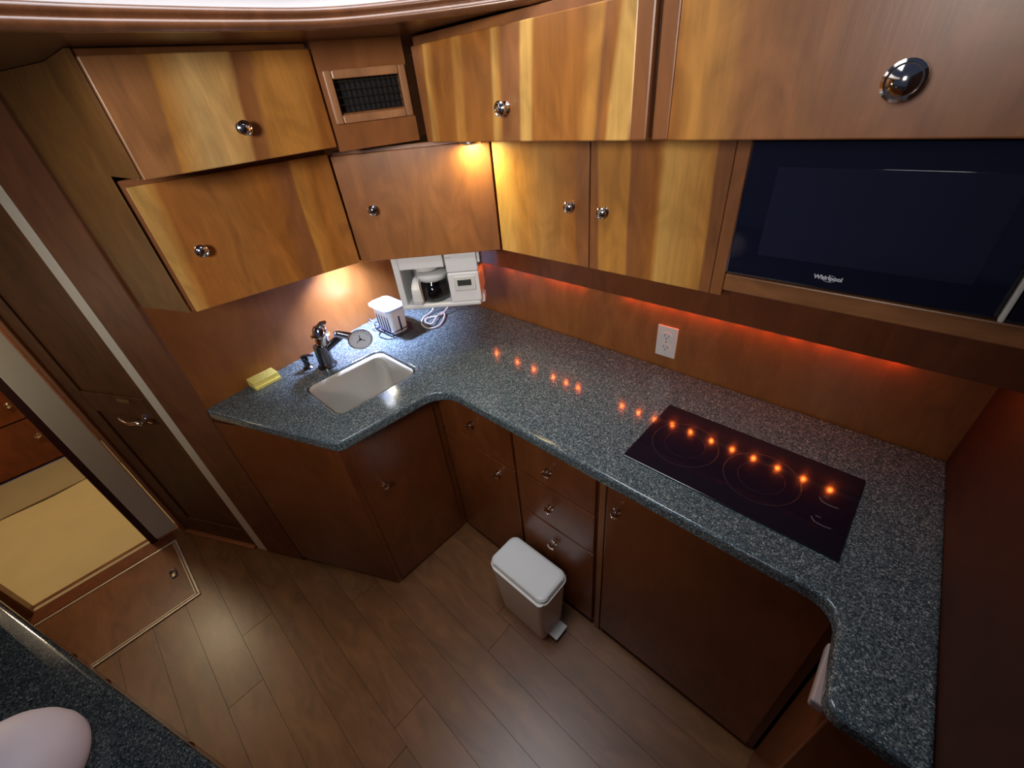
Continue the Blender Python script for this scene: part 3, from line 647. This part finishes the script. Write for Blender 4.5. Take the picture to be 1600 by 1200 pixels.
# sponge
bm = bmesh.new(); add_box(bm, -0.030, 0.030, -0.048, 0.048, 0.0, 0.030, 0.003); add_box(bm, 0.027, 0.037, -0.047, 0.047, 0.0, 0.012, 0.002)
o = link('sponge', bm, M_yellow, None, (-1.622, 0.262, ZT)); o.rotation_euler = (0, 0, math.radians(4))
autosmooth(o); tag(o, 'yellow sponge lying on the countertop at the left wall', 'sponge')

# ------------------------------------------------------------------ BASKET AND RACK
t = thing('slotted_container', 'white slotted plastic container with pale blue lid beside the coffee maker', 'container', (-1.552, 0.796, ZT+0.006))
bm = bmesh.new(); loft(bm, [[(x, y_, z) for x, y_ in rrect(0, 0, 0.128+2*k, 0.070+2*k, 0.012)] for k, z in ((-0.004, 0), (0, 0.006), (0.004, 0.108))])
autosmooth(link('body', bm, M_basket, t))
bm = bmesh.new(); loft(bm, [[(x, y_, z) for x, y_ in rrect(0, 0, 0.150+2*k, 0.094+2*k, 0.020)] for k, z in ((0, 0.108), (0.004, 0.110), (0.004, 0.118), (-0.004, 0.124))])
o = autosmooth(link('lid', bm, M_lidblue, t)); o['label'] = 'pale blue white lid with rounded corners'
for i in range(5):
    x = -0.046+i*0.0205; box('slot', M_wire, x-0.0033, x+0.0033, -0.0385, -0.034, 0.012, 0.078, t)
box('slot', M_wire, 0.064, 0.0678, -0.003, 0.004, 0.012, 0.078, t)
t = thing('wire_rack', 'dark wire rack around the foot of the white slotted container', 'rack', (-1.552, 0.796, ZT))
bm = bmesh.new()
for k, z in ((0.010, 0.004), (0.014, 0.030)):
    tube(bm, [(x, y_, z) for x, y_ in rrect(0, 0, 0.128+2*k, 0.070+2*k, 0.012, 4)], 0.0022, 8, True)
for x, y_ in ((-0.07, -0.046), (0, -0.046), (0.07, -0.046), (-0.07, 0.046), (0.0, 0.046), (0.07, 0.046)):
    tube(bm, [(x, y_, 0.003), (x, y_*1.03, 0.031)], 0.002, 6)
autosmooth(link('wire_frame', bm, M_wire, t))
bm = bmesh.new(); tube(bm, catmull([(-0.078, -0.040, 0.031), (-0.090, -0.055, 0.045), (-0.075, -0.062, 0.058), (-0.050, -0.056, 0.045), (-0.030, -0.052, 0.031)], 5), 0.0022, 8)
tube(bm, catmull([(-0.03, -0.050, 0.004), (0.0, -0.075, 0.004), (0.05, -0.070, 0.004), (0.07, -0.050, 0.004)], 5), 0.0022, 8)
autosmooth(link('wire_loop', bm, M_wire, t))

# ------------------------------------------------------------------ COFFEE MAKER (hangs under the corner cabinet)
nC = Vector((-0.670, 0.742))*0.022
a = (-1.278+0.0, 0.711); b = (-1.060, 0.908)
t = thing('coffee_maker', 'white under-cabinet coffee maker with a small grey display in the corner', 'coffee maker', mtx=frame(a, b, 1.108))
HW, HH, DP = 0.294, 0.190, 0.150
bm = bmesh.new()
add_box(bm, 0.0, 0.022, 0.0, DP, 0.0, HH, 0.004); add_box(bm, 0.022, 0.180, DP-0.012, DP, 0.014, HH, 0.002)
o = autosmooth(link('housing', bm, M_white, t))
bm = bmesh.new(); add_box(bm, 0.004, 0.286, -0.004, DP, 0.0, 0.018, 0.006, 3); add_box(bm, 0.266, 0.300, 0.010, 0.060, 0.002, 0.034, 0.006); autosmooth(link('base_plate', bm, M_white, t))
bm = bmesh.new(); add_box(bm, 0.023, 0.176, -0.002, DP-0.012, 0.146, HH, 0.003); autosmooth(link('brew_head', bm, M_white, t))
bm = bmesh.new(); lathe(bm, [(0, 0.129), (0.040, 0.129), (0.044, 0.134), (0.046, 0.147), (0, 0.147)], 32, Matrix.Translation((0.103, 0.056, 0))); autosmooth(link('filter_basket', bm, M_white, t))
bm = bmesh.new(); add_box(bm, 0.182, 0.290, -0.004, DP, 0.125, HH, 0.004); add_box(bm, 0.182, 0.290, -0.006, DP, 0.018, 0.1235, 0.004); autosmooth(link('water_tank', bm, M_white, t))
bm = bmesh.new(); add_box(bm, 0.286, 0.300, 0.004, 0.05, 0.150, HH, 0.003); autosmooth(link('side_latch', bm, M_white, t))
bm = bmesh.new(); add_box(bm, 0.203, 0.276, -0.009, -0.005, 0.060, 0.112, 0.003); pnl = autosmooth(link('control_panel', bm, plain('panel_grey_white', (0.70, 0.70, 0.66), 0.4), t))
box('display', M_screen, 0.214, 0.262, -0.0105, -0.008, 0.078, 0.100, pnl, 0.001)
box('brand_plate', M_shade, 0.187, 0.205, -0.0052, -0.0035, 0.176, 0.179, t)
# power cord bundled below, on the countertop
def toL(x, y_, z): return t.matrix_world.inverted() @ Vector((x, y_, z))
bpy.context.view_layer.update()
bm = bmesh.new()
cp = [(-1.50, 1.00, 1.10), (-1.52, 1.02, 0.99), (-1.535, 1.00, 0.925), (-1.521, 0.936, 0.917), (-1.480, 0.896, 0.914), (-1.422, 0.888, 0.914), (-1.400, 0.930, 0.916), (-1.448, 1.000, 0.918), (-1.483, 1.015, 0.920), (-1.466, 0.970, 0.923), (-1.432, 0.915, 0.921), (-1.47, 0.910, 0.921), (-1.50, 0.94, 0.919), (-1.475, 1.00, 0.919), (-1.47, 1.06, 0.96), (-1.45, 1.09, 1.10)]
tube(bm, [toL(*p) for p in catmull(cp, 7)], 0.0034, 8)
o = autosmooth(link('power_cord', bm, plain('cord_pale', (0.70, 0.62, 0.60), 0.5), t))
# carafe
mt = t.matrix_world @ Matrix.Translation((0.118, 0.052, 0.0185))
t2 = thing('coffee_carafe', 'glass coffee carafe with white handle and collar inside the coffee maker', 'carafe', mtx=mt)
bm = bmesh.new(); lathe(bm, [(0, 0.0), (0.044, 0.0), (0.051, 0.006), (0.055, 0.024), (0.053, 0.046), (0.044, 0.068), (0.040, 0.080)], 36); link('glass_body', bm, M_glass, t2, smooth=True)
bm = bmesh.new(); lathe(bm, [(0, 0.002), (0.042, 0.002), (0.049, 0.008), (0.0525, 0.024), (0.0505, 0.046), (0.046, 0.056), (0, 0.056)], 36); o = link('coffee', bm, M_coffee, t2, smooth=True); autosmooth(o)
bm = bmesh.new(); lathe(bm, [(0.0405, 0.072), (0.046, 0.074), (0.053, 0.084), (0.054, 0.092), (0.048, 0.095), (0.036, 0.097), (0, 0.100)], 36); autosmooth(link('collar_lid', bm, M_white, t2))
bm = bmesh.new(); hx, hy = -0.052, -0.030
loft(bm, [[(hx+sx*wd, hy-0.012+sy*0.020-off, z) for sx, sy in ((-0.5, -1), (0.5, -1), (0.5, 1), (-0.5, 1))] for z, wd, off in ((0.000, 0.028, 0.002), (0.012, 0.034, 0.008), (0.050, 0.030, 0.010), (0.072, 0.026, 0.008), (0.084, 0.020, -0.006), (0.092, 0.018, -0.018))])
bmesh.ops.bevel(bm, geom=list(bm.edges), offset=0.004, segments=2, affect='EDGES')
autosmooth(link('handle', bm, M_white, t2), 45)

# ------------------------------------------------------------------ OUTLET
t = thing('power_outlet', 'white double power outlet on the back wall above the countertop', 'outlet', (-0.494, 1.178, 1.007))
bm = bmesh.new(); add_box(bm, -0.034, 0.034, -0.006, 0.0, -0.055, 0.055, 0.002); autosmooth(link('cover_plate', bm, M_white, t))
for z in (-0.020, 0.020):
    bm = bmesh.new(); prism(bm, rrect(0, 0, 0.033, 0.028, 0.010), 0, 0.0015)
    s_ = link('socket', bm, M_white, t, (0, -0.006, z)); s_.rotation_euler = (math.radians(90), 0, 0)
    bm = bmesh.new(); add_box(bm, -0.0075, -0.0055, -0.001, 0.007, 0.0015, 0.0019); add_box(bm, 0.0055, 0.0075, -0.001, 0.006, 0.0015, 0.0019); lathe(bm, [(0, 0.0015), (0.0022, 0.0015), (0.0022, 0.0019), (0, 0.0019)], 10, Matrix.Translation((0, -0.007, 0)))
    link('slot', bm, M_blackmat, s_)
bm = bmesh.new(); lathe(bm, [(0, 0), (0.003, 0), (0.0025, 0.0012), (0, 0.0015)], 12, RX); link('screw', bm, M_steel, t, (0, -0.006, 0))

# ------------------------------------------------------------------ PUCK LAMPS under the cabinets
def puck(label, x, y_, z, m, power, col, r=0.03, spread=math.pi):
    t = thing('puck_light', label, 'lamp', (x, y_, z))
    bm = bmesh.new(); lathe(bm, [(r, 0.0), (r+0.006, 0.0), (r+0.006, -0.008), (r+0.001, -0.012), (r-0.002, -0.010), (r-0.002, 0.0)], 28); autosmooth(link('ring', bm, M_steel, t))
    bm = bmesh.new(); lathe(bm, [(0, -0.0065), (r-0.0025, -0.0065), (r-0.0025, -0.002), (0, -0.002)], 28); link('lens', bm, m, t)
    l = bpy.data.lights.new('puck_light_bulb', 'AREA'); l.shape = 'DISK'; l.size = r*1.9; l.energy = power; l.color = col; l.spread = spread
    o = bpy.data.objects.new('puck_light_bulb', l); COL.objects.link(o); o.parent = t; o.location = (0, 0, -0.014)
    return t
puck('round lamp under the lower left wall cabinet lighting the sink', -1.615, 0.705, 1.298, M_lampA, 8.0, (0.52, 0.62, 1.0), 0.026, math.radians(110))
puck('small unseen warm lamp added for the glow on the left wall', -1.700, 0.770, 1.298, M_lampB, 0.45, (1.0, 0.92, 0.58), 0.012)  # lamp added out of sight, only its warm wall glow is known
puck('round warm lamp in the corner under the upper wall cabinets', -1.000, 0.890, 1.622, M_lampB, 0.95, (1.0, 0.85, 0.40), 0.025)

# ------------------------------------------------------------------ WASTE BIN
t = thing('waste_bin', 'slim white pedal waste bin standing on the floor before the drawers', 'bin', (-0.640, 0.575, 0))
bm = bmesh.new(); loft(bm, [[(x, y_, z) for x, y_ in rrect(0, 0, 0.214+2*k, 0.122+2*k, 0.016)] for k, z in ((-0.004, 0.0), (0, 0.005), (0.0125, 0.278))])
autosmooth(link('body', bm, M_binwhite, t))
bm = bmesh.new(); loft(bm, [[(x-0.008, y_+0.008, z) for x, y_ in rrect(0, 0, 0.262+2*k, 0.146+2*k, 0.030)] for k, z in ((-0.004, 0.272), (0, 0.274), (0, 0.290), (-0.004, 0.297), (-0.012, 0.301))])
autosmooth(link('lid', bm, M_lid, t), 30)
bm = bmesh.new(); loft(bm, [[(x-0.008, y_+0.008, z) for x, y_ in rrect(0, 0, 0.270, 0.154, 0.034)] for z in (0.268, 0.274)]); autosmooth(link('rim', bm, M_binwhite, t))
bm = bmesh.new(); add_box(bm, 0.104, 0.150, -0.034, 0.034, 0.018, 0.026, 0.004); add_box(bm, 0.104, 0.112, -0.034, 0.034, 0.018, 0.052, 0.003)
autosmooth(link('pedal', bm, M_lid, t))

# ------------------------------------------------------------------ FLOOR HATCH
t = thing('floor_hatch', 'wooden floor hatch with pale metal edging and lift ring before the doorway', 'hatch', (-2.045, -0.62, 0.0005))
x0, x1, y0, y1 = -0.218, 0.218, -0.28, 0.284
box('panel', M_hatch, x0+0.014, x1-0.014, y0+0.014, y1-0.014, 0.0, 0.004, t, 0.001)
for a0, a1, b0, b1 in ((x0, x0+0.010, y0, y1), (x1-0.010, x1, y0, y1), (x0+0.0105, x1-0.0105, y0, y0+0.010), (x0+0.0105, x1-0.0105, y1-0.010, y1)):
    box('metal_edge', M_hatchedge, a0, a1, b0, b1, 0.0, 0.006, t, 0.002)
for a0, a1, b0, b1 in ((x1-0.020, x1-0.0145, y0+0.012, y1-0.012), (x0+0.014, x1-0.021, y1-0.0185, y1-0.013)):
    box('inner_edge', M_hatchedge, a0, a1, b0, b1, 0.0035, 0.0055, t, 0.001)
bm = bmesh.new(); loft(bm, [[(x, y_, z) for x, y_ in rrect(0, 0, 0.060, 0.030, 0.008)] for z in (0.0, 0.003)]); lp = link('ring_plate', bm, M_dull, t, (0.000, 0.224, 0.004))
bm = bmesh.new(); tube(bm, [(0.022*math.cos(k*math.pi/10), 0.012*math.sin(k*math.pi/10), 0.006) for k in range(20)], 0.003, 8, True); add_box(bm, 0.006, 0.026, -0.008, 0.008, 0.003, 0.008, 0.002)
autosmooth(link('lift_ring', bm, M_steel, lp))

# ------------------------------------------------------------------ PALE DOME on the near counter, for an object never identified
t = thing('pale_dome', 'pale pinkish rounded dome on the near left countertop', 'bowl', (-0.735, -0.458, ZN))
bm = bmesh.new(); lathe(bm, [(0.090, 0.0), (0.096, 0.002), (0.100, 0.010), (0.101, 0.024), (0.098, 0.042), (0.090, 0.060), (0.076, 0.077), (0.056, 0.090), (0.030, 0.098), (0, 0.100)], 48)
link('shell', bm, M_dome, t, smooth=True)
bm = bmesh.new(); lathe(bm, [(0.080, 0.0), (0.0935, 0.0), (0.0935, 0.001), (0.080, 0.001)], 48); link('lip', bm, M_dome, t, smooth=True)
